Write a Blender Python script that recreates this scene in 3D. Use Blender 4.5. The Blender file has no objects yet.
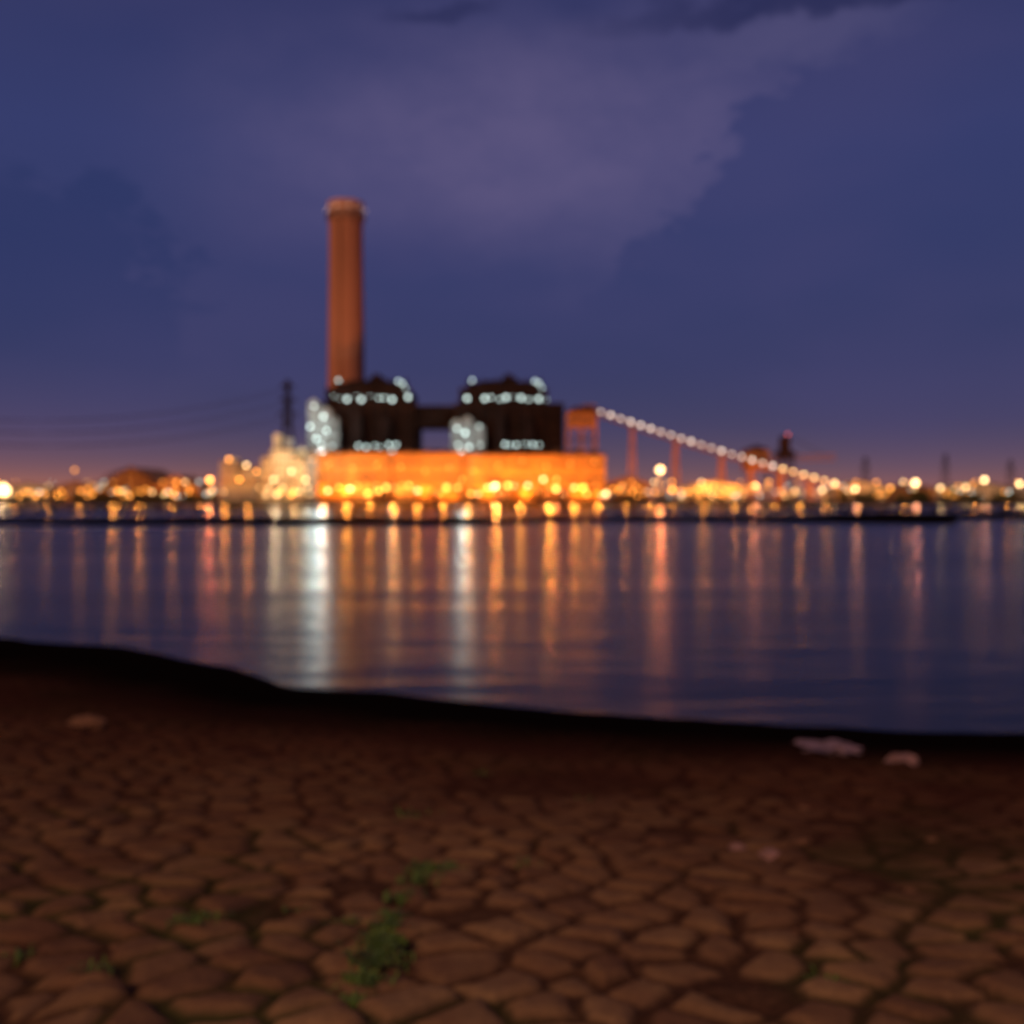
import bpy, bmesh, math, random
import numpy as np
from mathutils import Vector, Matrix
random.seed(7); rng=np.random.RandomState(11)
sc=bpy.context.scene
for k,v in (('view_transform','Standard'),('look','None')):
    try: setattr(sc.view_settings,k,v)
    except Exception: pass
sc.view_settings.exposure=0

# ------------------------------------------------------------------ helpers
def new_mat(name):
    m=bpy.data.materials.new(name); m.use_nodes=True
    nt=m.node_tree; b=nt.nodes['Principled BSDF']
    return m,nt,b
def surf(name,c,rough=0.8,var=0.35,scale=0.2,stretch=(1,1,1),spec=0.3,bump=0.0):
    m,nt,b=new_mat(name); N=nt.nodes; L=nt.links
    tc=N.new('ShaderNodeTexCoord'); mp=N.new('ShaderNodeMapping'); mp.inputs['Scale'].default_value=stretch
    no=N.new('ShaderNodeTexNoise'); no.inputs['Scale'].default_value=scale; no.inputs['Detail'].default_value=6
    cr=N.new('ShaderNodeValToRGB')
    cr.color_ramp.elements[0].position=0.3; cr.color_ramp.elements[1].position=0.7
    cr.color_ramp.elements[0].color=[x*(1-var) for x in c]+[1]
    cr.color_ramp.elements[1].color=[min(1,x*(1+var)) for x in c]+[1]
    L.new(tc.outputs['Object'],mp.inputs['Vector']); L.new(mp.outputs[0],no.inputs['Vector'])
    L.new(no.outputs['Fac'],cr.inputs['Fac']); L.new(cr.outputs['Color'],b.inputs['Base Color'])
    b.inputs['Roughness'].default_value=rough; b.inputs['Specular IOR Level'].default_value=spec
    if bump:
        bp=N.new('ShaderNodeBump'); bp.inputs['Strength'].default_value=bump
        L.new(no.outputs['Fac'],bp.inputs['Height']); L.new(bp.outputs[0],b.inputs['Normal'])
    return m
def glow(name,c,s):
    m,nt,b=new_mat(name)
    b.inputs['Base Color'].default_value=(0.3,0.3,0.3,1)
    b.inputs['Emission Color'].default_value=(*c,1); b.inputs['Emission Strength'].default_value=s
    return m
class MB:
    def __init__(s): s.v=[]; s.f=[]; s.m=[]
    def box(s,x0,x1,y0,y1,z0,z1,mi=0):
        o=len(s.v); s.v+=[(x,y,z) for z in (z0,z1) for x,y in ((x0,y0),(x1,y0),(x1,y1),(x0,y1))]
        for f in ((0,3,2,1),(4,5,6,7),(0,1,5,4),(1,2,6,5),(2,3,7,6),(3,0,4,7)):
            s.f.append([o+i for i in f]); s.m.append(mi)
    def prism(s,poly,y0,y1,mi=0):  # poly in xz (ccw seen from -y)
        o=len(s.v); n=len(poly)
        s.v+=[(x,y0,z) for x,z in poly]+[(x,y1,z) for x,z in poly]
        s.f.append([o+i for i in range(n)]); s.m.append(mi)
        s.f.append([o+n+i for i in reversed(range(n))]); s.m.append(mi)
        for i in range(n):
            j=(i+1)%n; s.f.append([o+j,o+i,o+n+i,o+n+j]); s.m.append(mi)
    def rings(s,cx,cy,prof,n=24,mi=0,cap=True):
        o=len(s.v)
        for r,z in prof:
            for k in range(n):
                a=2*math.pi*k/n; s.v.append((cx+r*math.cos(a),cy+r*math.sin(a),z))
        for i in range(len(prof)-1):
            for k in range(n):
                a=o+i*n+k; b=o+i*n+(k+1)%n; s.f.append([a,b,b+n,a+n]); s.m.append(mi)
        if cap:
            t=o+(len(prof)-1)*n; s.f.append([t+k for k in range(n)]); s.m.append(mi)
    def beam(s,p,q,w,mi=0,h=None):
        p=Vector(p); q=Vector(q); d=(q-p); 
        if d.length<1e-6: return
        d.normalize(); up=Vector((0,0,1)) if abs(d.z)<0.95 else Vector((0,1,0))
        a=d.cross(up).normalized()*w/2; b=a.cross(d).normalized()*(h or w)/2
        o=len(s.v)
        for c in (p,q):
            for t in (a+b,a-b,-a-b,-a+b): s.v.append(tuple(c+t))
        for f in ((0,1,2,3),(7,6,5,4),(0,4,5,1),(1,5,6,2),(2,6,7,3),(3,7,4,0)):
            s.f.append([o+i for i in f]); s.m.append(mi)
    def bulb(s,x,y,z,r,mi=0):
        o=len(s.v); s.v+=[(x+r,y,z),(x-r,y,z),(x,y+r,z),(x,y-r,z),(x,y,z+r),(x,y,z-r)]
        for f in ((0,2,4),(2,1,4),(1,3,4),(3,0,4),(2,0,5),(1,2,5),(3,1,5),(0,3,5)):
            s.f.append([o+i for i in f]); s.m.append(mi)
    def obj(s,name,mats,parent=None,smooth=False):
        me=bpy.data.meshes.new(name); me.from_pydata(s.v,[],s.f)
        for m in mats: me.materials.append(m)
        me.polygons.foreach_set('material_index',s.m)
        if smooth: me.polygons.foreach_set('use_smooth',[True]*len(s.f))
        me.update()
        ob=bpy.data.objects.new(name,me); sc.collection.objects.link(ob)
        if parent: ob.parent=parent
        return ob
def empty(name,loc=(0,0,0)):
    e=bpy.data.objects.new(name,None); e.location=loc; e.empty_display_size=1
    sc.collection.objects.link(e); return e
def lamp(name,loc,W,c,r,parent=None):
    l=bpy.data.lights.new(name,'POINT'); l.energy=W; l.color=c; l.shadow_soft_size=r
    o=bpy.data.objects.new(name,l); o.location=loc; sc.collection.objects.link(o)
    if parent: o.parent=parent
    return o
# site survey grid: east / height of a feature standing at distance Y north
CAM=3.0
def gx(u,Y): return (u-512)/995.0*Y
def gz(v,Y): return CAM+(500-v)/995.0*Y

# ------------------------------------------------------------------ camera
cd=bpy.data.cameras.new('camera'); cam=bpy.data.objects.new('camera',cd); sc.collection.objects.link(cam)
cam.location=(0,0,CAM); cam.rotation_euler=(math.radians(90-0.69),0,0)
cd.lens=35; cd.sensor_width=36; cd.clip_end=30000; cd.clip_start=0.05
cd.dof.use_dof=True; cd.dof.focus_distance=0.75; cd.dof.aperture_fstop=4.5
sc.camera=cam

# ------------------------------------------------------------------ sky
w=bpy.data.worlds.new('World'); sc.world=w; w.use_nodes=True
nt=w.node_tree; N=nt.nodes; L=nt.links; N.clear()
out=N.new('ShaderNodeOutputWorld'); bg=N.new('ShaderNodeBackground'); L.new(bg.outputs[0],out.inputs[0])
def _set(sock,v):
    if hasattr(v,'is_output') or isinstance(v,bpy.types.NodeSocket): L.new(v,sock)
    else: sock.default_value=v
def M(op,a,b=None,c=None,clamp=False):
    n=N.new('ShaderNodeMath'); n.operation=op; n.use_clamp=clamp
    _set(n.inputs[0],a)
    if b is not None: _set(n.inputs[1],b)
    if c is not None: _set(n.inputs[2],c)
    return n.outputs[0]
def sstep(v,a,b,o0=0.0,o1=1.0):
    n=N.new('ShaderNodeMapRange'); n.interpolation_type='SMOOTHSTEP'
    _set(n.inputs['Value'],v); n.inputs['From Min'].default_value=a; n.inputs['From Max'].default_value=b
    n.inputs['To Min'].default_value=o0; n.inputs['To Max'].default_value=o1
    return n.outputs['Result']
def srgb(r,g,b):
    f=lambda c:(c/255/12.92) if c/255<=0.04045 else ((c/255+0.055)/1.055)**2.4
    return (f(r),f(g),f(b),1)
def mix(f,a,b):
    n=N.new('ShaderNodeMix'); n.data_type='RGBA'
    _set(n.inputs[0],f); _set(n.inputs[6],a); _set(n.inputs[7],b); return n.outputs[2]
tc=N.new('ShaderNodeTexCoord'); sp=N.new('ShaderNodeSeparateXYZ'); L.new(tc.outputs['Generated'],sp.inputs[0])
el=M('ARCSINE',sp.outputs[2]); az=M('ARCTAN2',sp.outputs[0],sp.outputs[1])
def noise(scale,detail=5,rough=0.55,st=(1,1,1)):
    mp=N.new('ShaderNodeMapping'); mp.inputs['Scale'].default_value=st
    n=N.new('ShaderNodeTexNoise'); n.inputs['Scale'].default_value=scale; n.inputs['Detail'].default_value=detail; n.inputs['Roughness'].default_value=rough
    L.new(tc.outputs['Generated'],mp.inputs[0]); L.new(mp.outputs[0],n.inputs['Vector']); return M('SUBTRACT',n.outputs['Fac'],0.5)
n1=noise(4,4,0.6,(1,1,2)); n2=noise(12,5,0.6,(1,1,1.8)); n3=noise(2.2,3,0.5,(1,1,2.5))
cr=N.new('ShaderNodeValToRGB')
mr=N.new('ShaderNodeMapRange'); L.new(el,mr.inputs[0]); mr.inputs[1].default_value=0; mr.inputs[2].default_value=0.6
L.new(mr.outputs[0],cr.inputs[0])
e=cr.color_ramp.elements
e[0].position=0; e[0].color=srgb(94,78,90)
e[1].position=1; e[1].color=srgb(42,45,82)
for p,c in ((0.05,(78,73,97)),(0.12,(65,65,100)),(0.22,(57,61,101)),(0.36,(53,60,104)),(0.55,(54,61,108)),(0.8,(50,54,97))):
    x=e.new(p); x.color=srgb(*c)
base=cr.outputs[0]
base=mix(sstep(n3,-0.12,0.15),base,mix(0.35,base,srgb(74,70,114)))
# pale cloud bank: bounded by a ragged slanting edge on its east side
d=M('ADD',M('ADD',M('MULTIPLY',az,0.82),M('MULTIPLY',el,-0.57)),M('MULTIPLY',n2,0.22))
d=M('ADD',d,M('MULTIPLY',n1,0.12))
edge=sstep(d,-0.040,-0.018,1,0)
ex=M('DIVIDE',M('ADD',az,-0.02),0.44); ey=M('DIVIDE',M('SUBTRACT',M('ADD',el,M('MULTIPLY',n1,0.12)),0.335),0.14)
ell=M('SQRT',M('ADD',M('MULTIPLY',ex,ex),M('MULTIPLY',ey,ey)))
bank=M('MULTIPLY',sstep(ell,0.1,1.05,1,0),edge)
bank=M('MULTIPLY',bank,sstep(n2,-0.25,0.2,0.6,1.0))
base=mix(M('MULTIPLY',bank,0.80),base,srgb(96,88,128))
ex=M('DIVIDE',M('SUBTRACT',az,0.29),0.13); ey=M('DIVIDE',M('SUBTRACT',M('ADD',el,M('MULTIPLY',n2,0.10)),0.42),0.035)
ell2=M('SQRT',M('ADD',M('MULTIPLY',ex,ex),M('MULTIPLY',ey,ey)))
base=mix(M('MULTIPLY',sstep(ell2,0.2,1.1,1,0),0.35),base,srgb(94,88,126))
ex=M('DIVIDE',M('SUBTRACT',az,0.34),0.30); ey=M('DIVIDE',M('SUBTRACT',M('ADD',el,M('MULTIPLY',n2,0.09)),0.448),0.022)
ell3=M('SQRT',M('ADD',M('MULTIPLY',ex,ex),M('MULTIPLY',ey,ey)))
base=mix(M('MULTIPLY',sstep(ell3,0.3,1.1,1,0),0.8),base,srgb(40,43,82))
ex=M('DIVIDE',M('ADD',az,0.07),0.07); ey=M('DIVIDE',M('SUBTRACT',M('ADD',el,M('MULTIPLY',n2,0.07)),0.455),0.012)
ell5=M('SQRT',M('ADD',M('MULTIPLY',ex,ex),M('MULTIPLY',ey,ey)))
base=mix(M('MULTIPLY',sstep(ell5,0.3,1.1,1,0),0.6),base,srgb(40,43,82))
ex=M('DIVIDE',M('ADD',M('ADD',az,0.44),M('MULTIPLY',n2,0.22)),0.15); ey=M('DIVIDE',M('SUBTRACT',M('ADD',el,M('MULTIPLY',n2,0.26)),0.17),0.13)
ell4=M('SQRT',M('ADD',M('MULTIPLY',ex,ex),M('MULTIPLY',ey,ey)))
cum=M('MULTIPLY',sstep(ell4,0.75,1.05,1,0),sstep(el,0.07,0.24))
base=mix(M('MULTIPLY',cum,0.6),base,srgb(42,53,98))
gl=M('MULTIPLY',M('POWER',2.718,M('DIVIDE',M('ABSOLUTE',el),-0.022)),sstep(az,-0.75,-0.05,1.0,0.5))
gl=M('MULTIPLY',gl,sstep(el,-0.05,0.0))
base=mix(M('MULTIPLY',gl,0.9,clamp=True),base,srgb(222,128,70))
L.new(base,bg.inputs[0]); bg.inputs[1].default_value=1.0

sd=bpy.data.lights.new('warm_fill_sun','SUN'); sd.energy=1.6; sd.angle=math.radians(8); sd.color=(1,0.58,0.29)
so=bpy.data.objects.new('warm_fill_sun',sd); sc.collection.objects.link(so)
so.rotation_euler=(math.radians(54),0,math.radians(-28))   # warm fill added to light the foreshore, from behind the viewer

# ------------------------------------------------------------------ foreshore terrain
def vnoise(x,y,seed=0):
    r=np.random.RandomState(seed); T=r.rand(256,256)
    xi=np.floor(x).astype(int); yi=np.floor(y).astype(int); fx=x-xi; fy=y-yi
    fx=fx*fx*(3-2*fx); fy=fy*fy*(3-2*fy)
    a=T[xi%256,yi%256]; b=T[(xi+1)%256,yi%256]; c=T[xi%256,(yi+1)%256]; d_=T[(xi+1)%256,(yi+1)%256]
    return (a*(1-fx)+b*fx)*(1-fy)+(c*(1-fx)+d_*fx)*fy-0.5
def fbm(x,y,seed=0,o=4):
    s=0;a=1
    for k in range(o): s=s+a*vnoise(x*2**k,y*2**k,seed+k); a*=0.5
    return s
SX=[-90,-30,-11.1,-7.5,-5.2,-3.5,-0.93,1.23,3.8,6.5,12,30,90]
SY=[30,26,21.6,20.0,17.8,16.0,14.9,13.9,13.1,12.7,12.2,11.5,11]
def shoreY(x): return np.interp(x,SX,SY)
def baseZ(x,y):
    D=shoreY(x); return 1.2*(1-(y-3.4)/(D-3.4))
def height(x,y,full=False):
    D=shoreY(x)+0.30*fbm(x*0.6,y*0.2,77,3)
    z=1.2*(1-(y-3.4)/(D-3.4))
    z=np.where(y<3.4,1.2+0.03*(3.4-y),z)
    z=np.maximum(z,-1.2)
    t=np.clip((y-3.4)/(D-3.4),0,2)
    cw,ch=0.36,0.20
    wx=x+0.10*fbm(x*2.1,y*2.1,3,3); wy=y+0.07*fbm(x*2.1,y*2.1,9,3)
    gxx=wx/cw; gyy=wy/ch; 
    J=np.random.RandomState(5); JX=J.rand(256,256); JY=J.rand(256,256); JR=J.rand(256,256)
    ci=np.floor(gxx).astype(int); cj=np.floor(gyy).astype(int)
    f1=np.full(x.shape,1e9); f2=f1.copy(); p1x=x*0;p1y=x*0;p2x=x*0;p2y=x*0; rid=x*0; 
    for di in (-1,0,1,2,-2):
        for dj in (-1,0,1,2,-2):
            a=ci+di; b=cj+dj
            px=(a+0.5+0.8*(JX[a%256,b%256]-0.5)+0.5*(b%2))*cw; py=(b+0.5+0.6*(JY[a%256,b%256]-0.5))*ch
            dd=(px-wx)**2+(py-wy)**2
            rr=JR[a%256,b%256]
            n=dd<f1; m2=(~n)&(dd<f2)
            f2=np.where(n,f1,np.where(m2,dd,f2)); p2x=np.where(n,p1x,np.where(m2,px,p2x)); p2y=np.where(n,p1y,np.where(m2,py,p2y))
            f1=np.where(n,dd,f1); p1x=np.where(n,px,p1x); p1y=np.where(n,py,p1y); rid=np.where(n,rr,rid)
    ln=np.sqrt((p2x-p1x)**2+(p2y-p1y)**2)+1e-6
    edge=(((p1x+p2x)/2-wx)*(p2x-p1x)+((p1y+p2y)/2-wy)*(p2y-p1y))/ln
    gapw=0.004+0.075*np.clip(fbm(x*1.3,y*1.3,21,3)+0.08,0,1)
    s=np.clip((edge-gapw*0.4)/(0.060),0,1); s=s*s*(3-2*s)
    drown=np.clip((t-0.50-0.25*fbm(x*0.5,y*0.5,31,3))/0.25,0,1)     # stones sink into mud near the water
    buried=np.clip((fbm(x*0.5+3,y*0.5,41,3)-0.18)/0.2,0,1)*0.6
    missing=(rid>0.965).astype(float)*0.8
    keep=(1-drown)*(1-buried)*(1-missing)
    tilt=(wx-p1x)*(rid-0.5)*0.12+(wy-p1y)*((rid*7)%1-0.35)*0.16
    st=s*(0.026+0.022*((rid*13)%1))*keep+s*tilt*keep
    z=z+st+0.06*fbm(x*0.8,y*0.8,51,3)*np.clip(1-t*0.8,0,1)+0.009*fbm(x*9,y*9,61,3)*np.clip(1.3-t,0,1)
    return z,s*keep,rid,t
xs=np.concatenate([-np.geomspace(8,90,60)[::-1],np.arange(-7.98,7.98,0.032),np.geomspace(8,90,60)])
ys=np.concatenate([np.linspace(-25,2.2,60),np.arange(2.3,6,0.022),np.arange(6,10,0.035),np.arange(10,24,0.07),np.linspace(24,60,40)])
X,Y=np.meshgrid(xs,ys); Z,ST,RID,T_=height(X,Y)
nx,ny=len(xs),len(ys)
me=bpy.data.meshes.new('muddy_foreshore')
me.vertices.add(nx*ny); me.vertices.foreach_set('co',np.stack([X,Y,Z],-1).ravel().astype(np.float32))
i=np.arange(nx-1); j=np.arange(ny-1); I,Jj=np.meshgrid(i,j); a=(Jj*nx+I).ravel()
F=np.stack([a,a+1,a+1+nx,a+nx],-1).astype(np.int32)
me.loops.add(F.size); me.loops.foreach_set('vertex_index',F.ravel())
me.polygons.add(len(F)); me.polygons.foreach_set('loop_start',np.arange(len(F),dtype=np.int32)*4)
me.polygons.foreach_set('use_smooth',np.ones(len(F),dtype=bool))
me.update(); me.validate()
for nm,arr in (('stone',ST),('rid',RID),('tide',T_)):
    at=me.attributes.new(nm,'FLOAT','POINT'); at.data.foreach_set('value',arr.ravel().astype(np.float32))
fore=bpy.data.objects.new('stone_paved_shore_ground',me); sc.collection.objects.link(fore)
m,nt,b=new_mat('shore_stone_and_mud'); N=nt.nodes; L=nt.links
def attr(n):
    q=N.new('ShaderNodeAttribute'); q.attribute_name=n; return q.outputs['Fac']
tc=N.new('ShaderNodeTexCoord')
def onoise(s,d=6,r=0.6):
    n=N.new('ShaderNodeTexNoise'); n.inputs['Scale'].default_value=s; n.inputs['Detail'].default_value=d; n.inputs['Roughness'].default_value=r
    L.new(tc.outputs['Object'],n.inputs['Vector']); return n.outputs['Fac']
na=onoise(3.0); nb=onoise(25,8,0.7); nc=onoise(0.55,3); nd=onoise(1.1,3)
stone=mix(attr('rid'),(0.25,0.135,0.068,1),(0.38,0.225,0.110,1))
stone=mix(sstep(na,0.3,0.7),mix(0.45,stone,(0.15,0.058,0.036,1)),stone)
stone=mix(sstep(nb,0.35,0.75),mix(0.35,stone,(0.06,0.035,0.028,1)),stone)
stone=mix(sstep(nd,0.35,0.65),mix(0.40,stone,(0.10,0.042,0.032,1)),stone)
mud=mix(sstep(nb,0.3,0.7),(0.045,0.022,0.015,1),(0.11,0.052,0.030,1))
mudg=mix(sstep(nc,0.5,0.65),mud,(0.05,0.048,0.018,1))     # patches of thin moss
c0=mix(sstep(attr('stone'),0.0,0.8),mudg,stone)
damp=sstep(M('ADD',attr('tide'),M('MULTIPLY',M('SUBTRACT',nc,0.5),0.35)),0.02,0.52)
c1=mix(damp,c0,mix(0.80,c0,(0.046,0.014,0.010,1)))
wet=sstep(M('ADD',attr('tide'),M('MULTIPLY',M('SUBTRACT',nc,0.5),0.15)),0.50,0.84)
c2=mix(wet,c1,(0.0045,0.0030,0.0030,1))
L.new(c2,b.inputs['Base Color'])
b.inputs['Roughness'].default_value=0.95; b.inputs['Specular IOR Level'].default_value=0.0
bp=N.new('ShaderNodeBump'); bp.inputs['Strength'].default_value=0.6; bp.inputs['Distance'].default_value=0.02
L.new(nb,bp.inputs['Height']); L.new(bp.outputs[0],b.inputs['Normal'])
me.materials.append(m)

def ground_at(ratio,v):   # point of the foreshore on a bearing
    ds=np.linspace(2.6,25,3000); xx=ds*ratio
    zz=baseZ(xx,ds); vv=500+995*(CAM-zz)/ds
    k=np.argmin(abs(vv-v)); x=xx[k]; y=ds[k]
    z=height(np.array([x]),np.array([y]))[0][0]
    return x,y,float(z)

# ------------------------------------------------------------------ water
wme=bpy.data.meshes.new('river_water'); V=[(x,y,0) for y in (5,60,300,900) for x in (-9000,-600,600,9000)]
Fw=[(r*4+c,r*4+c+1,r*4+c+5,r*4+c+4) for r in range(3) for c in range(3)]
wme.from_pydata(V,[],Fw); wo=bpy.data.objects.new('river_water',wme); sc.collection.objects.link(wo)
m,nt,b=new_mat('river_water_surface'); N=nt.nodes; L=nt.links
tc=N.new('ShaderNodeTexCoord')
def wn(scale,st,d=4,r=0.5):
    mp=N.new('ShaderNodeMapping'); mp.inputs['Scale'].default_value=st
    n=N.new('ShaderNodeTexNoise'); n.inputs['Scale'].default_value=scale; n.inputs['Detail'].default_value=d; n.inputs['Roughness'].default_value=r
    L.new(tc.outputs['Object'],mp.inputs[0]); L.new(mp.outputs[0],n.inputs['Vector']); return n.outputs['Fac']
b.inputs['Base Color'].default_value=(0.004,0.007,0.013,1); b.inputs['IOR'].default_value=1.27
sx=N.new('ShaderNodeSeparateXYZ'); L.new(tc.outputs['Object'],sx.inputs[0])
far=sstep(sx.outputs[1],110,190)
patch=wn(0.02,(0.5,3,1),3)
r=M('ADD',0.24,M('MULTIPLY',M('SUBTRACT',patch,0.5),0.20))
rr=N.new('ShaderNodeMix'); L.new(far,rr.inputs[0]); L.new(r,rr.inputs[2]); rr.inputs[3].default_value=0.20
L.new(rr.outputs[0],b.inputs['Roughness'])
w1=wn(0.9,(0.35,1.3,1),4); w2=wn(0.12,(0.25,1.2,1),3)
h=M('ADD',M('MULTIPLY',w1,0.15),M('MULTIPLY',w2,0.45))
bp=N.new('ShaderNodeBump'); bp.inputs['Strength'].default_value=0.4; bp.inputs['Distance'].default_value=0.6
L.new(h,bp.inputs['Height']); L.new(bp.outputs[0],b.inputs['Normal'])
wme.materials.append(m)

# ------------------------------------------------------------------ materials
M_terra=surf('chimney_terracotta_concrete',(0.46,0.165,0.085),0.85,0.2,0.05,(1,1,0.15))
M_band=surf('chimney_band',(0.58,0.27,0.17),0.8,0.2,0.3)
M_dark=surf('dark_steel_cladding',(0.022,0.011,0.010),0.8,0.4,0.15,spec=0.1)
M_steel=surf('rusty_steel',(0.040,0.016,0.010),0.75,0.4,0.3,spec=0.1)
M_grey=surf('grey_cladding',(0.24,0.23,0.23),0.7,0.3,0.12)
M_hall=surf('ochre_cladding',(0.66,0.30,0.075),0.8,0.28,0.08,(1,1,0.3),spec=0.1)
M_cream=surf('cream_cladding',(0.60,0.48,0.32),0.7,0.28,0.10,(1,1,0.3))
M_win=surf('window_glass',(0.05,0.035,0.025),0.3,0.2,0.5,spec=0.4)
M_roof=surf('roof_sheet',(0.12,0.06,0.035),0.8,0.3,0.1)
M_conc=surf('concrete',(0.42,0.24,0.12),0.85,0.25,0.2)
M_orange=surf('orange_paint_steel',(0.42,0.15,0.045),0.7,0.3,0.2)
M_land=surf('far_bank_soil',(0.030,0.022,0.018),0.95,0.4,0.02,spec=0)
M_mudf=surf('wet_mudflat',(0.006,0.005,0.006),0.95,0.4,0.3,spec=0.0)
M_leaf=surf('leaf_mass',(0.035,0.045,0.02),0.9,0.5,0.3,spec=0.1)
SOD=(1,0.34,0.045); WARM=(1,0.62,0.25); COOL=(0.78,1.0,0.95)
G_sod=glow('sodium_bulb',SOD,9); G_warm=glow('warm_bulb',WARM,8); G_cool=glow('cool_bulb',COOL,3.4); G_red=glow('red_beacon',(1,0.12,0.08),4)
G_sods=glow('sodium_bulb_dim',SOD,3)
KF=0.92; KS=0.036; KC=0.20

# ------------------------------------------------------------------ far bank
mb=MB()
xs2=np.linspace(-3500,3500,201); edge=[600+10*math.sin(x*0.004)+float(fbm(np.array([x*0.01]),np.array([0.3]),8,3)[0])*22 for x in xs2]
for x,yy in zip(xs2,edge): mb.v+=[(x,yy-2,-0.8),(x,yy+3,1.5),(x,yy+20,2.0),(x,9000,2.2)]
for k in range(200):
    for q in range(3): mb.f.append([k*4+q,k*4+4+q,k*4+5+q,k*4+1+q]); mb.m.append(0)
mb.obj('far_bank_ground',[M_land])
mb=MB()
for k in range(0,90):
    x=-260+k*6.2; mb.box(x,x+6,598-1.5,603,-0.5,2.6,0)
    mb.box(x+2.6,x+3.3,595.5,596.4,-0.5,2.9,0)
mb.box(-260,298,598.9,601,2.61,2.9,0)
mb.obj('quay_wall',[surf('quay_concrete',(0.045,0.035,0.03),0.9,0.4,0.3,spec=0)])
# low piled jetty running along the channel
mb=MB()
x=-150
for k in range(60):
    xa=-118+k*4.2; mb.box(xa,xa+4.1,236,239.5,0.55,0.95,0)
    for yy in (236.4,239.1): mb.box(xa+0.2,xa+0.6,yy-0.2,yy+0.2,-1,0.54,0)
    if k%9==4: mb.box(xa+1.9,xa+2.1,237.6,237.8,0.95,2.0,0)
mb.obj('piled_jetty',[surf('jetty_timber',(0.020,0.014,0.012),0.95,0.4,0.5,spec=0)])

# mudflats
def mudflat(name,x0,x1,yc,wid,h,seed):
    n=120; mb=MB(); r=9
    for k in range(n+1):
        t=k/n; x=x0+(x1-x0)*t
        env=max(0.02,min(1,6*t,6*(1-t)))
        wv=wid*env*(0.95+0.6*float(fbm(np.array([x*0.04]),np.array([1.2]),seed,3)[0])); wv=max(wv,0.3)
        c=yc+wid*0.4*float(fbm(np.array([x*0.012]),np.array([5.1]),seed+5,3)[0])
        for q in range(r):
            s=q/(r-1)*2-1
            hh=h*env*(0.9+0.7*float(fbm(np.array([x*0.15]),np.array([2.1+s*3]),seed+9,3)[0]))
            mb.v.append((x,c+s*wv,max(-0.3,max(hh,0.15)*(1-s**4)*1.1-0.04)))
    for k in range(n):
        for q in range(r-1):
            a=k*r+q; mb.f.append([a,a+r,a+r+1,a+1]); mb.m.append(0)
    return mb.obj(name,[M_mudf],smooth=True)
mudflat('mudflat',-66,6,138,22,0.50,1)
mudflat('mudflat',-96,-50,124,9,0.25,14)
mudflat('mudflat',-6,66,152,24,0.50,2)
mudflat('mudflat',40,170,172,26,0.48,3)
mudflat('mudflat',-190,-60,160,14,0.3,4)
mb=MB(); R=random.Random(77)
for k in range(520):
    t=R.random(); x=-175+t*330; yy=300+R.gauss(0,3)+6*math.sin(x*0.03); s_=R.uniform(0.6,1.5)
    o=len(mb.v); z0=R.uniform(-0.1,0.5)*max(0.2,1-abs(yy-300)/9)
    pts=[Vector((R.uniform(-1,1),R.uniform(-1,1),R.uniform(-.5,.7)))*s_ for _ in range(2)]
    mb.v+=[(x-s_*1.2,yy,z0),(x+s_*1.3,yy,z0),(x,yy-s_,z0),(x,yy+s_,z0),(x+pts[0].x*0.4,yy+pts[0].y*0.3,z0+s_*0.6),(x,yy,z0-s_)]
    for f in ((0,2,4),(2,1,4),(1,3,4),(3,0,4),(2,0,5),(1,2,5),(3,1,5),(0,3,5)):
        mb.f.append([o+q for q in f]); mb.m.append(0)
mb.obj('rubble_breakwater',[M_mudf])

# ------------------------------------------------------------------ chimney
Yc=690; s=Yc/995
ch=empty('power_station_chimney',(gx(346.5,Yc),Yc,2.0))
H=gz(204,Yc)-2
mb=MB()
rb=19.6*s; rt=16.8*s
prof=[(rb+(rt-rb)*min(1,t*1.15),t*(H-9)) for t in np.linspace(0,1,22)]
mb.rings(0,0,prof,48,0,False)
mb.obj('shaft',[M_terra],ch,True)
mb=MB()
mb.rings(0,0,[(rt+0.1,H-12.5),(rt+1.0,H-11.8),(rt+1.0,H-8.8),(rt+0.3,H-8.2),(rt+0.3,H-3),(rt+0.8,H-2.6),(rt+0.8,H-0.6),(rt-0.6,H),(rt-2,H),(rt-2,H-5)],48,0,True)
mb.obj('crown',[M_band],ch)
mb=MB(); lb=MB()
for k in range(40):
    a=2*math.pi*k/40; r0=rt+1.4
    mb.beam((r0*math.cos(a),r0*math.sin(a),H-12),(r0*math.cos(a),r0*math.sin(a),H-7.5),0.25)
    b2=2*math.pi*(k+1)/40
    for zz in (H-12,H-9.5,H-7.5): mb.beam((r0*math.cos(a),r0*math.sin(a),zz),(r0*math.cos(b2),r0*math.sin(b2),zz),0.25)
    if k%4==0: lb.bulb((r0+.4)*math.cos(a),(r0+.4)*math.sin(a),H-5.5,0.45,0); mb.beam((r0*math.cos(a),r0*math.sin(a),H-7.5),(r0*math.cos(a),r0*math.sin(a),H-5.8),0.2)
mb.beam((-2,-rb+0.6,0),(-2,-rt-0.6,H-12),0.5)
mb.obj('gallery_and_ladder',[M_steel],ch); lb.obj('crown_lamps',[glow('crown_bulb',(1,0.6,0.4),3)],ch)

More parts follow.
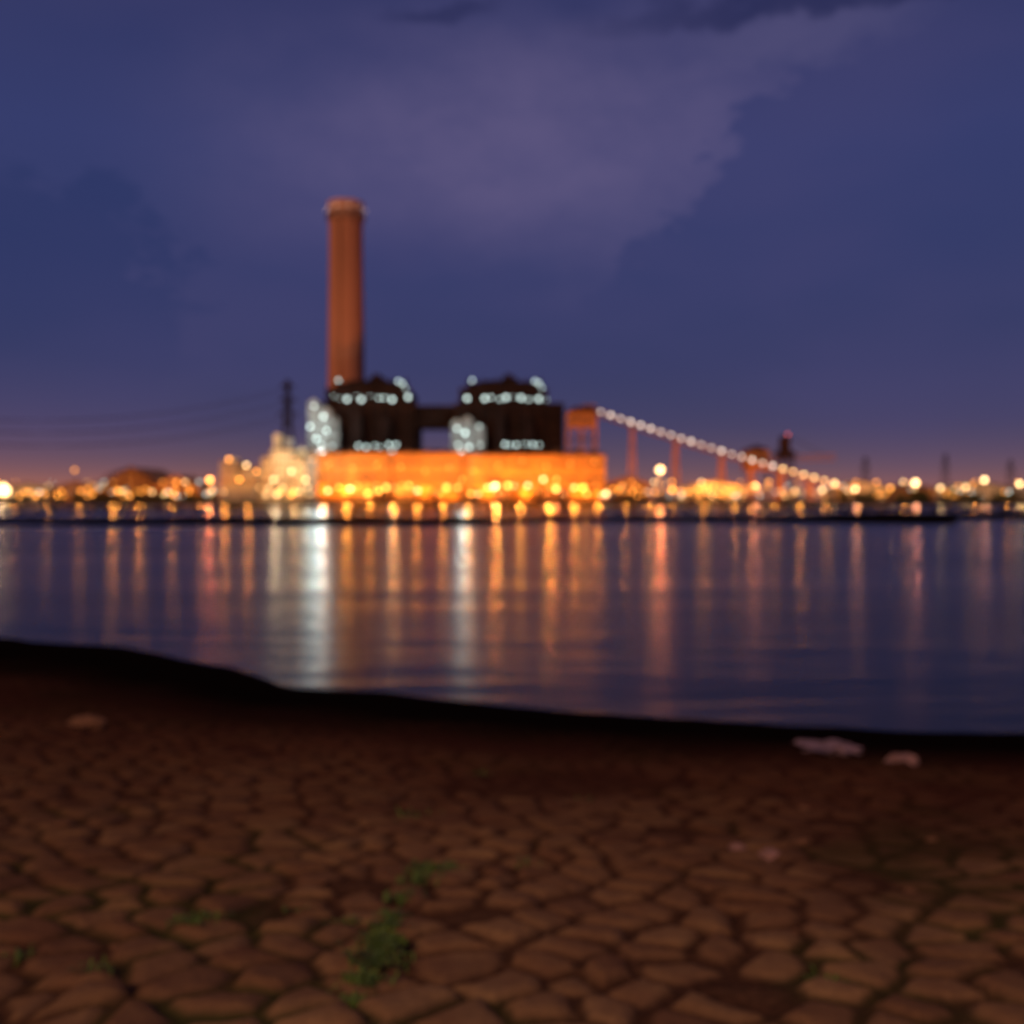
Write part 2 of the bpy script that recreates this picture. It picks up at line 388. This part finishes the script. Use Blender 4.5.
# ------------------------------------------------------------------ power station boiler houses
Y0=650; s=Y0/995
ps=empty('power_station_building',(0,0,0))
def X_(u): return gx(u,Y0)
def Z_(v): return gz(v,Y0)
def frame(mb,u0,u1,v0,v1,nc,nf,y0,mi=0,w=1.1):
    for k in range(nc+1):
        x=X_(u0)+(X_(u1)-X_(u0))*k/nc; mb.box(x-w/2,x+w/2,y0-1.2,y0-0.05,Z_(v1),Z_(v0),mi)
    for k in range(nf+1):
        z=Z_(v1)+(Z_(v0)-Z_(v1))*k/nf; mb.box(X_(u0)-0.9,X_(u1)+0.9,y0-1.9,y0-1.25,z-0.45,z+0.45,mi)
def boiler(u0,u1,uu0,uu1,name,seed):
    R=random.Random(seed)
    mb=MB()
    mb.box(X_(u0),X_(u1),Y0,Y0+60,Z_(452),Z_(404),0)
    frame(mb,u0,u1,404,452,9,5,Y0,1)
    mb.box(X_(uu0),X_(uu1),Y0+4,Y0+52,Z_(404),Z_(389),0)
    frame(mb,uu0,uu1,389,404,8,2,Y0+4,1,0.8)
    mb.prism([(X_(uu0+3),Z_(389)),(X_(uu1-4),Z_(389)),(X_(uu1-8),Z_(381)),(X_(uu0+58),Z_(380)),(X_(uu0+30),Z_(379)),(X_(uu0+10),Z_(382))],Y0+8,Y0+48,0)
    mid=(uu0+uu1)/2
    mb.box(X_(mid-2),X_(mid+14),Y0+14,Y0+30,Z_(380.5),Z_(375),0)
    mb.box(X_(mid+1),X_(mid+9),Y0+16,Y0+24,Z_(375),Z_(371),1)
    for k in range(6):
        u=uu0+8+k*(uu1-uu0-14)/5; mb.rings(X_(u),Y0+12,[(1.0,Z_(384)),(1.0,Z_(377+R.random()*3)),(0.2,Z_(376))],8,1)
    for k in range(30):
        u=uu0+(uu1-uu0)*k/29; mb.box(X_(u)-0.12,X_(u)+0.12,Y0+4.2,Y0+4.4,Z_(389),Z_(387),1)
    mb.box(X_(uu0),X_(uu1),Y0+4.45,Y0+4.6,Z_(387.3),Z_(387),1)
    for q in range(3):
        u=u0+12+q*28; mb.box(X_(u),X_(u+9),Y0-6,Y0-2.2,Z_(446),Z_(418-5*(q%2)),0)
    for q in range(7):
        a=(X_(u1-9),Y0-4,Z_(452-q*6.5)); c=(X_(u1-2),Y0-4,Z_(452-(q+1)*6.5))
        mb.beam(a,(c[0],c[1],c[2]),0.6,1) if q%2==0 else mb.beam((c[0],a[1],a[2]),(a[0],a[1],c[2]),0.6,1)
    mb.obj(name,[M_dark,M_steel],ps)
    mb=MB()
    for k in range(11):
        u=uu0+8+(uu1-uu0-10)*k/10
        if R.random()<0.12: continue
        mb.bulb(X_(u+R.uniform(-1.5,1.5)),Y0-2.8,Z_(398.5+R.uniform(-2,2)),R.choice([0.5,0.9,1.4]),0)
        mb.beam((X_(u),Y0-0.0,Z_(400)),(X_(u),Y0-2.8,Z_(399.8)),0.25,1)
    for du,v in ((12,380),(-8,383),(-12,381),(-5,388)):
        u=(uu0+du) if du>0 else uu1+du
        mb.bulb(X_(u),Y0+3,Z_(v),0.95,0)
    for k in range(6):
        mb.bulb(X_(u0+47+k*7+R.uniform(-2,2)),Y0-7,Z_(446+R.uniform(-3,2)),R.choice([0.5,0.8,1.1]),0)
    mb.obj(name+'_lamps',[G_cool,M_steel],ps)
boiler(314,414,326,410,'boiler_house_west',1)
boiler(456,563,460,547,'boiler_house_east',2)
# connecting gallery
mb=MB()
mb.box(X_(414)+1,X_(456)-1,Y0+3,Y0+40,Z_(426),Z_(405.5),0)
frame(mb,416,454,406,426,4,2,Y0+3,1)
for u in (418,452): mb.box(X_(u)-1,X_(u)+1,Y0+6,Y0+8,2,Z_(426),1)
mb.box(X_(414),X_(456),Y0+10,Y0+30,2,Z_(449),0)
mb.box(X_(312),X_(565),Y0+0.6,Y0+56,2,Z_(452.5),0)
mb.obj('connecting_gallery',[M_dark,M_steel],ps)
# white-lit precipitator shells
mb=MB()
for u0,u1,v0 in ((311,322,404),(322.5,334,412),(336,341,422),(452,462,424),(463,473,421),(474,485,429)):
    mb.box(X_(u0),X_(u1),Y0-9,Y0-2.5,2,Z_(v0),0)
    mb.prism([(X_(u0),Z_(v0)),(X_(u1),Z_(v0)),(X_((u0+u1)/2),Z_(v0-4))],Y0-9,Y0-2.5,0)
    for v in range(int(v0)+5,452,7): mb.box(X_(u0)-0.4,X_(u1)+0.3,Y0-10,Y0-9.1,Z_(v)-0.3,Z_(v)+0.3,1)
mb.obj('precipitator_shells',[M_grey,M_steel],ps)
mb=MB()
for u,v,r in ((318,408,1.6),(314,428,1.9),(327,418,2.2),(320,440,2.2),(330,432,1.7),(325,446,1.6),(336,447,1.2),(458,430,1.8),(466,434,2.3),(470,448,2.1),(459,446,1.6),(480,428,1.3),(481,446,1.3)):
    mb.bulb(X_(u),Y0-11.5,Z_(v),r*0.62,0)
mb.obj('floodlights',[G_cool],ps)
for u,v,W in ((320,425,60000),(328,440,40000),(465,437,50000)):
    lamp('flood_lamp',(X_(u),Y0-24,Z_(v)),W*KC,COOL,1.2,ps)

# ------------------------------------------------------------------ turbine hall
Y0=622
th=empty('turbine_hall',(0,0,0))
mb=MB()
def hall(u0,u1,vr,y0,dep):
    mb.box(X_(u0),X_(u1),y0,y0+dep,2,Z_(vr),0)
    n=int((u1-u0)/9)
    for k in range(n+1):
        x=X_(u0)+(X_(u1)-X_(u0))*k/n; mb.box(x-0.5,x+0.5,y0-0.7,y0-0.01,2,Z_(vr)-0.5,1)
    mb.box(X_(u0)-0.8,X_(u1)+0.8,y0-1.3,y0+dep+1,Z_(vr),Z_(vr)+1.1,2)
    for k in range(n):
        xa=X_(u0)+(X_(u1)-X_(u0))*(k+0.17)/n; xb=X_(u0)+(X_(u1)-X_(u0))*(k+0.83)/n
        zt=Z_(vr)
        if (k*7)%5!=2: mb.box(xa,xb,y0-0.25,y0-0.02,zt-6.2,zt-5.1,3)
        if (k*3)%4!=1: mb.box(xa,xb,y0-0.25,y0-0.02,zt-15,zt-13.6,3)
        if k%4==1: mb.box(xa,xb,y0-0.3,y0-0.02,2,8,4)
hall(318,470,453.5,Y0,26)
hall(472,604,455.5,Y0-4,30)
for u in range(326,600,19):
    mb.box(X_(u),X_(u+7),Y0+8,Y0+14,Z_(453)+1.1,Z_(453)+2.8,2)
mb.obj('hall_shell',[M_hall,M_conc,M_roof,M_win,M_steel],th)
mb=MB(); R=random.Random(4)
u=322
while u<600:
    wd=R.uniform(6,18); hh=R.uniform(484,493)
    y1=Y0-14-R.uniform(0,3)
    mb.box(X_(u),X_(u+wd),y1,Y0-7,2,Z_(hh),R.choice([0,1,2]))
    mb.box(X_(u)-0.3,X_(u+wd)+0.3,y1-0.4,Y0-6.8,Z_(hh),Z_(hh)+0.5,2)
    for q in range(int(wd/4)): mb.box(X_(u+1+q*4),X_(u+3+q*4),y1-0.1,y1-0.02,4,6,3)
    u+=wd+R.uniform(1,9)
mb.obj('annexes',[M_hall,M_conc,M_roof,M_win],th)
mb=MB()
for k in range(40):
    u=320+k*7.2+R.uniform(-3,3); v=R.choice([488,491,494,486,480]); r=R.choice([0.4,0.6,0.8,1.1,1.5])
    mb.bulb(X_(u),Y0-18,Z_(v),r,0 if R.random()<0.75 else 1)
    mb.beam((X_(u),Y0-18,2),(X_(u),Y0-18,Z_(v)-r),0.3,2)
for k in range(12):
    u=330+k*24; mb.bulb(X_(u),Y0-5.5,Z_(462+R.uniform(-2,10)),0.5,0)
mb.obj('yard_lamps',[G_sod,G_warm,M_steel],th)
for k,u in enumerate((330,352,375,398,420,445,470,497,520,548,572,595)):
    W=[16,22,14,26,14,18,30,34,20,34,16,14][k]*1000*KF
    lamp('yard_floodlight',(X_(u),Y0-22,Z_(484+ (k%3)*3)),W,SOD,1.0,th)

# ------------------------------------------------------------------ west process buildings
wb=empty('process_building',(0,0,0)); mb=MB()
for u0,u1,v in ((222,238,463),(240,262,468),(263,271,458),(272,293,450),(294,306,462),(307,317,452),(225,260,482),(262,300,484)):
    yy=Y0-2-(6 if v>480 else 0)-R.random()
    mb.box(X_(u0),X_(u1),yy,yy+18,2,Z_(v),R.choice([0,1]))
    mb.box(X_(u0)-0.4,X_(u1)+0.4,yy-0.5,yy+18.4,Z_(v),Z_(v)+0.7,2)
    for fl in range(int((500-v)/8)):
        for q in range(int((u1-u0)/4)):
            mb.box(X_(u0+1+q*4),X_(u0+3+q*4),yy-0.12,yy-0.02,Z_(498-fl*8)+1.5,Z_(498-fl*8)+4,3)
mb.box(X_(273),X_(279),Y0+2,Y0+8,Z_(450),Z_(434),0); mb.box(X_(283),X_(291),Y0+2,Y0+8,Z_(450),Z_(438),1)
mb.rings(X_(300),Y0+6,[(3,Z_(462)),(3,Z_(450)),(0.5,Z_(447))],16,0)
mb.rings(X_(231),Y0+6,[(4,Z_(463)),(4,Z_(459)),(0.5,Z_(457))],16,0)
mb.obj('blocks',[M_cream,M_grey,M_roof,M_win],wb)
mb=MB()
for k in range(26):
    u=R.uniform(222,318); v=R.choice([460,466,472,480,488,492,495]); 
    mb.bulb(X_(u),Y0-12,Z_(v),R.choice([0.5,0.8,1.1]),R.choice([0,1,1]))
    if v>470: mb.beam((X_(u),Y0-12,2),(X_(u),Y0-12,Z_(v)-0.5),0.25,2)
mb.obj('lamps',[G_sod,G_warm,M_steel],wb)
for u,v,W,c in ((232,478,14000,SOD),(255,476,14000,SOD),(280,458,8000,(1,0.72,0.4)),(300,478,10000,(1,0.55,0.2)),(284,442,5000,(1,0.85,0.6)),(310,462,7000,(1,0.8,0.5))):
    lamp('process_floodlight',(X_(u),Y0-16,Z_(v)),W*0.66,c,1,wb)

# ------------------------------------------------------------------ pylons
def pylon(u,vt,Y,wb_=7,name='transmission_tower',th_=1.0):
    p=empty(name,(gx(u,Y),Y,2)); Ht=gz(vt,Y)-2; mb=MB(); n=7
    def hw(t): return wb_*(1-t)**1.3*0.5+0.9
    for k in range(n):
        a=k/n; c=(k+1)/n
        for sx_,sy_ in ((1,1),(1,-1),(-1,1),(-1,-1)):
            mb.beam((sx_*hw(a),sy_*hw(a),a*Ht),(sx_*hw(c),sy_*hw(c),c*Ht),0.5*th_)
        for sy_ in (1,-1):
            mb.beam((-hw(a),sy_*hw(a),a*Ht),(hw(c),sy_*hw(c),c*Ht),0.3*th_); mb.beam((hw(a),sy_*hw(a),a*Ht),(-hw(c),sy_*hw(c),c*Ht),0.3*th_)
            mb.beam((sy_*hw(a),-hw(a),a*Ht),(sy_*hw(c),hw(c),c*Ht),0.3*th_)
    la=6.5 if th_>0.9 else 4
    for t,l in ((0.72,la),(0.84,la-1),(0.95,la-2)):
        mb.beam((-l,0,t*Ht),(l,0,t*Ht),0.6*th_); mb.beam((-l,0,t*Ht),(0,0,t*Ht+2.2),0.3*th_); mb.beam((l,0,t*Ht),(0,0,t*Ht+2.2),0.3*th_)
        for s_ in (-1,1): mb.beam((s_*l,0,t*Ht),(s_*l,0,t*Ht-2),0.35*th_)
    mb.obj('lattice',[M_dark],p); return p,Ht
P1,H1=pylon(288,380,660,11,th_=1.5)
P2,H2=pylon(-130,400,560,9)
pylon(865,457,760,6,th_=0.5); pylon(945,454,800,6,th_=0.5); pylon(1010,460,820,6,th_=0.5)
mb=MB()
for t,l in ((0.72,6.5),(0.84,5.5),(0.95,4.5)):
    for s_ in (-1,1):
        A=Vector((P1.location.x+s_*l,660,2+H1*t-2)); B=Vector((P2.location.x+s_*l,560,2+H2*t-2)); prev=None
        for k in range(25):
            q=k/24; p=A.lerp(B,q); p.z-=13*4*q*(1-q)
            if prev: mb.beam(prev,p,0.22)
            prev=p.copy()
mb.obj('power_lines',[M_dark])

# ------------------------------------------------------------------ transfer tower + coal conveyor
Y0=640
tt=empty('transfer_tower'); mb=MB()
mb.box(X_(567),X_(597),Y0,Y0+14,Z_(427),Z_(412),0)
mb.prism([(X_(566),Z_(412)),(X_(598),Z_(412)),(X_(592),Z_(406)),(X_(574),Z_(407))],Y0-1,Y0+15,1)
mb.box(X_(583),X_(596),Y0+2,Y0+12,Z_(407),Z_(404.5),0)
for u in (568,582,596):
    for yy in (Y0+1,Y0+13): mb.beam((X_(u),yy,2),(X_(u),yy,Z_(427)),1.2,0)
for k in range(5):
    za=Z_(427+k*13); zb=Z_(440+k*13)
    if zb<2: zb=2
    mb.beam((X_(568),Y0+1,za),(X_(582),Y0+1,zb),0.6,0); mb.beam((X_(596),Y0+1,za),(X_(582),Y0+1,zb),0.6,0)
    mb.box(X_(567),X_(597),Y0-0.2,Y0+0.3,zb,zb+0.8,1)
for k in range(5): mb.box(X_(570+k*5.2),X_(573+k*5.2),Y0-0.15,Y0-0.02,Z_(422),Z_(417),2)
mb.obj('tower',[M_orange,M_steel,M_win],tt)
lamp('tower_floodlight',(X_(583),Y0-14,Z_(432)),14000*0.35,SOD,0.8,tt)
cv=empty('coal_conveyor'); mb=MB(); lb=MB()
A=Vector((X_(597),Y0+6,Z_(414))); B=Vector((X_(835),Y0-8,Z_(489)))
n=38; 
def cp(t): 
    p=A.lerp(B,t); p.z-=1.6*4*t*(1-t); return p
for k in range(n):
    p=cp(k/n); q=cp((k+1)/n)
    for dy in (-2.2,2.2):
        o=Vector((0,dy,0)); mb.beam(p+o,q+o,0.45,0); mb.beam(p+o+Vector((0,0,3.2)),q+o+Vector((0,0,3.2)),0.35,0)
        mb.beam(p+o,p+o+Vector((0,0,3.2)),0.3,0); mb.beam(p+o,q+o+Vector((0,0,3.2)),0.25,0)
    mb.beam(p+Vector((0,0,0.3)),q+Vector((0,0,0.3)),3.6,1,0.5)
    mb.beam(p+Vector((0,0,3.5)),q+Vector((0,0,3.5)),4.6,2,0.35)
for k in range(24):
    p=cp((k+0.4)/24); lb.bulb(p.x,p.y-2.9,p.z+2.6,R.choice([0.9,1.05,1.3]),0 if k<18 else 1)
for t,wd in ((0.15,2.4),(0.33,2.4),(0.52,2.2),(0.64,2.2),(0.76,2),(0.88,2)):
    p=cp(t)
    for s_ in (-1,1):
        for dy in (-2.2,2.2): mb.beam((p.x+s_*0.6,p.y+dy,p.z),(p.x+s_*wd,p.y+dy,2),0.7,0)
    for z in np.arange(6,p.z-4,8): mb.beam((p.x-wd*0.8,p.y-2.2,z),(p.x+wd*0.6,p.y-2.2,z+7),0.35,0)
mb.obj('truss',[M_orange,M_dark,M_roof],cv); lb.obj('walkway_lamps',[glow('conveyor_bulb',(1,0.80,0.64),3.6),G_warm],cv)
for t,W in ((0.2,3500),(0.42,3500),(0.62,3500),(0.82,3500)):
    p=cp(t); lamp('conveyor_floodlight',(p.x,p.y-14,max(8,p.z*0.5)),W,SOD,0.7,cv)

# ------------------------------------------------------------------ ship unloader crane & junction house
Yr=640
cr_=empty('ship_unloader_crane'); mb=MB()
def X2(u): return gx(u,Yr)
def Z2(v): return gz(v,Yr)
for u in (780,794):
    for yy in (Yr,Yr+12): mb.beam((X2(u),yy,2),(X2(u+(2 if u<785 else -2)),yy,Z2(452)),1.0,0)
mb.box(X2(779),X2(795),Yr,Yr+12,Z2(458),Z2(451),0); mb.box(X2(783),X2(791),Yr+2,Yr+10,Z2(451),Z2(436),0)
for dz in (0,3): 
    mb.beam((X2(770),Yr+5,Z2(461)+dz),(X2(838),Yr+5,Z2(459)+dz),0.7,1)
for k in range(12):
    u=770+k*5.6; mb.beam((X2(u),Yr+5,Z2(461)),(X2(u+5.6),Yr+5,Z2(461)+3),0.35,1)
mb.beam((X2(787),Yr+5,Z2(434)),(X2(832),Yr+5,Z2(457)),0.3,0); mb.beam((X2(787),Yr+5,Z2(434)),(X2(772),Yr+5,Z2(458)),0.3,0)
for k in range(4): mb.beam((X2(781),Yr,Z2(495-k*11)),(X2(793),Yr,Z2(485-k*11)),0.5,0)
mb.obj('gantry',[M_steel,M_orange],cr_)
mb=MB(); mb.bulb(X2(787),Yr-1,Z2(434.5),0.7,0); mb.obj('beacon',[G_red],cr_)
jh=empty('junction_house'); mb=MB()
mb.box(X2(747),X2(770),Yr+2,Yr+16,Z2(470),Z2(450),0); mb.prism([(X2(746),Z2(450)),(X2(771),Z2(450)),(X2(758),Z2(445))],Yr+1,Yr+17,1)
for u in (749,768): mb.beam((X2(u),Yr+3,2),(X2(u),Yr+3,Z2(470)),1.3,1)
for k in range(4): mb.box(X2(749+k*5),X2(752+k*5),Yr+1.85,Yr+1.98,Z2(463),Z2(457),2)
mb.obj('house',[M_orange,M_steel,M_win],jh)
lamp('house_floodlight',(X2(758),Yr-12,Z2(470)),9000*0.2,SOD,0.8,jh)

# ------------------------------------------------------------------ sheds along the bank
def shed(name,u0,u1,ve,vr,Y,dep,mat,doors=3):
    e_=empty(name,(0,0,0)); mb=MB(); x0,x1=gx(u0,Y),gx(u1,Y); ze,zr=gz(ve,Y),gz(vr,Y)
    mb.prism([(x0,2),(x1,2),(x1,ze),((x0+x1)/2,zr),(x0,ze)],Y,Y+dep,0)
    xm=(x0+x1)/2
    mb.beam((x0-0.8,Y-0.5,ze+0.2),(xm,Y-0.5,zr+0.4),0.8,1,0.6); mb.beam((x1+0.8,Y-0.5,ze+0.2),(xm,Y-0.5,zr+0.4),0.8,1,0.6)
    n=int((x1-x0)/6)
    for k in range(n+1): 
        x=x0+(x1-x0)*k/n; mb.box(x-0.2,x+0.2,Y-0.35,Y-0.01,2,ze-0.3,1)
    for k in range(doors):
        x=x0+(x1-x0)*(k+0.5)/doors; mb.box(x-2,x+2,Y-0.2,Y-0.03,2,6.5,2)
    mb.obj('shell',[mat,M_roof,M_win],e_)
M_shed=surf('shed_sheet',(0.28,0.13,0.055),0.75,0.35,0.2)
shed('storage_shed',104,158,484,467,650,60,M_shed,4)
shed('storage_shed',150,200,488,475,640,40,M_shed,3)
shed('storage_shed',52,100,489,482,645,40,M_shed,3)
shed('storage_shed',8,48,489,484,655,40,M_cream,3)
shed('warehouse',606,650,484,477,640,30,M_shed,3)
shed('warehouse',684,744,487,481,632,30,M_cream,4)
shed('warehouse',838,884,487,481,640,30,M_cream,3)
shed('warehouse',890,935,489,484,660,30,M_shed,3)
shed('warehouse',950,1010,488,482,670,30,M_cream,3)
shed('warehouse',1030,1090,488,482,670,30,M_cream,3)
shed('storage_shed',-60,0,487,480,650,30,M_shed,3)
ec=empty('coal_store_arch_frame'); mb=MB()
for yy in (636,644):
    prev=None
    for k in range(13):
        a=math.pi*k/12; p=(gx(131,644)+gx(512+26,644)*math.cos(a),yy,gz(488,644)+11.5*math.sin(a))
        if prev: mb.beam(prev,p,0.6)
        mb.beam((p[0],yy,2),p,0.3); prev=p
mb.obj('arch',[M_steel],ec)
for u,v,W in ((15,488,3500),(48,489,3500),(80,488,4000),(112,484,8000),(140,480,8000),(172,486,7000),(200,489,5000),(625,487,6000),(652,489,5000),(706,488,6000),(735,486,5500),(775,490,5000),(800,488,5000),(828,490,4500),(858,488,4500),(905,489,4000),(975,487,4500),(1008,489,4000)):
    lamp('shed_floodlight',(gx(u,626),626,gz(v,626)),W,SOD,0.7,ec)

# ------------------------------------------------------------------ street lamps with real light
def street_lamp(u,v,Y,W,c,g,r):
    p=empty('street_lamp',(gx(u,Y),Y,2)); z=gz(v,Y)-2; mb=MB()
    mb.rings(0,2.5,[(0.35,0),(0.3,1),(0.16,z+0.5)],8,1)
    mb.beam((0,2.5,z+0.3),(0,0.3,z+r+0.35),0.22,1); mb.box(-0.6,0.6,-0.7,0.9,z+r,z+r+0.35,1)
    mb.bulb(0,0,z,r,0)
    mb.obj('post_and_head',[g,M_steel],p)
    if W: lamp('bulb_light',(0,-1.5,z),W,c,r*0.6,p)
PINK=(1,0.28,0.10)
LA=[(4,490,612,700,(1,0.62,0.36),G_warm,5.2),(75,470,640,10,(1,0.35,0.15),G_sods,1.6),(210,480,612,420,(1,0.24,0.08),G_sod,1.9),
(350,489,606,60,SOD,G_warm,1.6),(495,486,604,260,PINK,G_warm,2.0),(556,489,604,200,PINK,G_sod,1.8),(660,470,612,900,(1,0.25,0.07),G_warm,2.8),
(672,490,606,60,SOD,G_sod,1.8),(755,486,610,230,(1,0.32,0.16),G_sod,1.7),(915,483,610,280,(1,0.34,0.18),G_warm,2.6),(940,488,620,40,WARM,G_warm,1.4),
(984,480,625,120,(1,0.42,0.24),G_warm,2.0),(1019,484,620,80,WARM,G_warm,1.9),(855,489,612,130,(1,0.40,0.25),G_warm,1.5),(965,487,620,20,WARM,G_warm,1.4),
(890,488,620,20,WARM,G_sod,1.3),(-40,480,620,80,WARM,G_warm,2.6),(118,491,612,50,SOD,G_sod,1.4),(40,492,612,20,SOD,G_sod,1.3),(1060,482,620,80,WARM,G_warm,2.4),(822,490,612,40,SOD,G_warm,1.6)]
for u,v,Y,W,c,g,r in LA: street_lamp(u,v,Y,W*1000*KS,c,g,r*0.8)
for u,v,W in ((322,452,300),(392,452,50),(462,452,90)):
    p=empty('floodlight_mast',(gx(u,606),606,2)); z=gz(v,606)-2; mb=MB()
    mb.rings(0,1,[(0.6,0),(0.25,z)],8,1); mb.box(-1.8,1.8,0.2,0.8,z,z+1.2,1)
    for k in range(4): mb.bulb(-1.35+k*0.9,-0.1,z+0.5,0.35,0)
    mb.obj('mast',[G_cool,M_steel],p); lamp('mast_light',(0,-1.6,z+0.5),W*1000*KS,(0.85,1,0.92),0.7,p)
mb=MB(); R=random.Random(21)
for k in range(230):
    u=R.choice([R.uniform(-40,222),R.uniform(600,1060),R.uniform(600,850)]); v=R.choice([496,494,492,489,486,491,482]); r=R.choice([0.3,0.4,0.5,0.6,0.8])
    Yb=R.uniform(606,616); 
    mb.bulb(gx(u,Yb),Yb,gz(v,Yb),r,R.choice([0,0,0,0,1,3])); mb.beam((gx(u,Yb),Yb+0.3,1.5),(gx(u,Yb),Yb+0.3,gz(v,Yb)-r),0.2,2)
mb.obj('bank_yard_lights',[G_sod,G_warm,M_steel,G_cool])

# ------------------------------------------------------------------ distant trees (one mass)
mb=MB(); R=random.Random(33)
def clump(cx,cy,h,wd):
    mb.beam((cx,cy,1.5),(cx+R.uniform(-.5,.5),cy,h*0.6),0.5,1)
    for k in range(90):
        a=R.uniform(0,6.28); rr=wd*math.sqrt(R.random()); zz=2+h*(0.25+0.75*R.random()); 
        rr*=math.sqrt(max(0.05,1-((zz-2-h*0.5)/(h*0.55))**2))
        c=Vector((cx+rr*math.cos(a),cy+rr*math.sin(a)*0.6,zz)); o=len(mb.v); s_=R.uniform(0.5,1.1)
        for q in range(4):
            mb.v.append(tuple(c+Vector((R.uniform(-1,1),R.uniform(-1,1),R.uniform(-1,1)))*s_))
        mb.f.append([o,o+1,o+2]); mb.m.append(0); mb.f.append([o+1,o+2,o+3]); mb.m.append(0)
for k in range(90):
    u=R.choice([R.uniform(-60,215),R.uniform(605,1100),R.uniform(820,1100)]); Yb=R.uniform(628,636)
    clump(gx(u,Yb),Yb,R.uniform(3,7),R.uniform(2.5,5))
mb.obj('distant_trees',[M_leaf,M_steel])

# ------------------------------------------------------------------ weeds in the cracks
mb=MB(); R=random.Random(9)
def weeds(cx,cy,cz,spread,n,hmax):
    for k in range(n):
        x=cx+R.gauss(0,spread); y=cy+R.gauss(0,spread*0.8); a=R.uniform(0,6.28); L_=R.uniform(0.3,1)*hmax; wv=L_*0.16
        d=Vector((math.cos(a),math.sin(a),0)); sdv=Vector((-d.y,d.x,0))*wv; o=len(mb.v)
        p0=Vector((x,y,cz-0.01)); p1=p0+d*L_*0.35+Vector((0,0,L_*0.7)); p2=p0+d*L_+Vector((0,0,L_*R.uniform(0.4,0.9)))
        mb.v+=[tuple(p0-sdv*0.4),tuple(p0+sdv*0.4),tuple(p1+sdv),tuple(p1-sdv),tuple(p2)]
        mb.f.append([o,o+1,o+2,o+3]); mb.m.append(0); mb.f.append([o+3,o+2,o+4]); mb.m.append(0)
for u,v,n,sp_ in ((352,1015,120,.04),(362,995,120,.045),(378,975,170,.05),(382,958,170,.05),(376,965,120,.045),(386,940,90,.035),(390,925,90,.035),(402,905,80,.04),(430,880,140,.06),(447,873,110,.05),(414,890,70,.05),
    (188,940,35,.05),(205,936,25,.04),(345,935,20,.04),(525,870,20,.05),(15,962,30,.05),(590,800,30,.07),(480,775,30,.1),(410,820,28,.08),(300,915,16,.04),(830,985,24,.05),(90,990,24,.04)):
    x,y,z=ground_at((u-512)/995,v); weeds(x,y,z,sp_,n,0.052)
mb.obj('weeds',[surf('weed_leaf',(0.085,0.14,0.02),0.6,0.5,6)])

# ------------------------------------------------------------------ litter and loose stones
def lump(name,u,v,wpx,mat,flat=0.35,crumple=0.35,seed=1,el_=0.6):
    x,y,z=ground_at((u-512)/995,v); wd=wpx/995*y/2
    b_=bmesh.new(); bmesh.ops.create_icosphere(b_,subdivisions=4,radius=1)
    from mathutils import noise as mn
    for q in b_.verts:
        p=q.co.copy(); f=1+crumple*mn.noise(p*1.6+Vector((seed,0,0)))+crumple*0.6*mn.noise(p*4+Vector((0,seed,0)))
        q.co=Vector((p.x*f*wd,p.y*f*wd*el_,p.z*f*wd*flat))
    me=bpy.data.meshes.new(name); b_.to_mesh(me); b_.free(); me.materials.append(mat)
    o=bpy.data.objects.new(name,me); o.location=(x,y,z+wd*flat*0.5); o.rotation_euler=(0,0,R.uniform(-.3,.3)); sc.collection.objects.link(o)
M_bag=surf('plastic_film',(0.19,0.12,0.14),0.6,0.5,5); M_peb=surf('pale_stone',(0.24,0.13,0.125),0.85,0.4,9)
M_br=surf('brown_stone',(0.15,0.07,0.04),0.9,0.3,6)
lump('plastic_bag',830,753,58,M_bag,0.16,0.9,3,0.8)
lump('loose_stone',903,766,34,M_peb,0.36,0.4,5)
lump('loose_stone',770,862,26,M_peb,0.45,0.3,8)
lump('loose_stone',738,857,16,M_peb,0.45,0.3,12)
lump('loose_stone',85,731,36,M_br,0.4,0.3,15)
for k in range(14):
    lump('loose_stone',R.uniform(20,1000),R.uniform(790,1000),R.uniform(8,14),M_br,0.4,0.4,k+30)
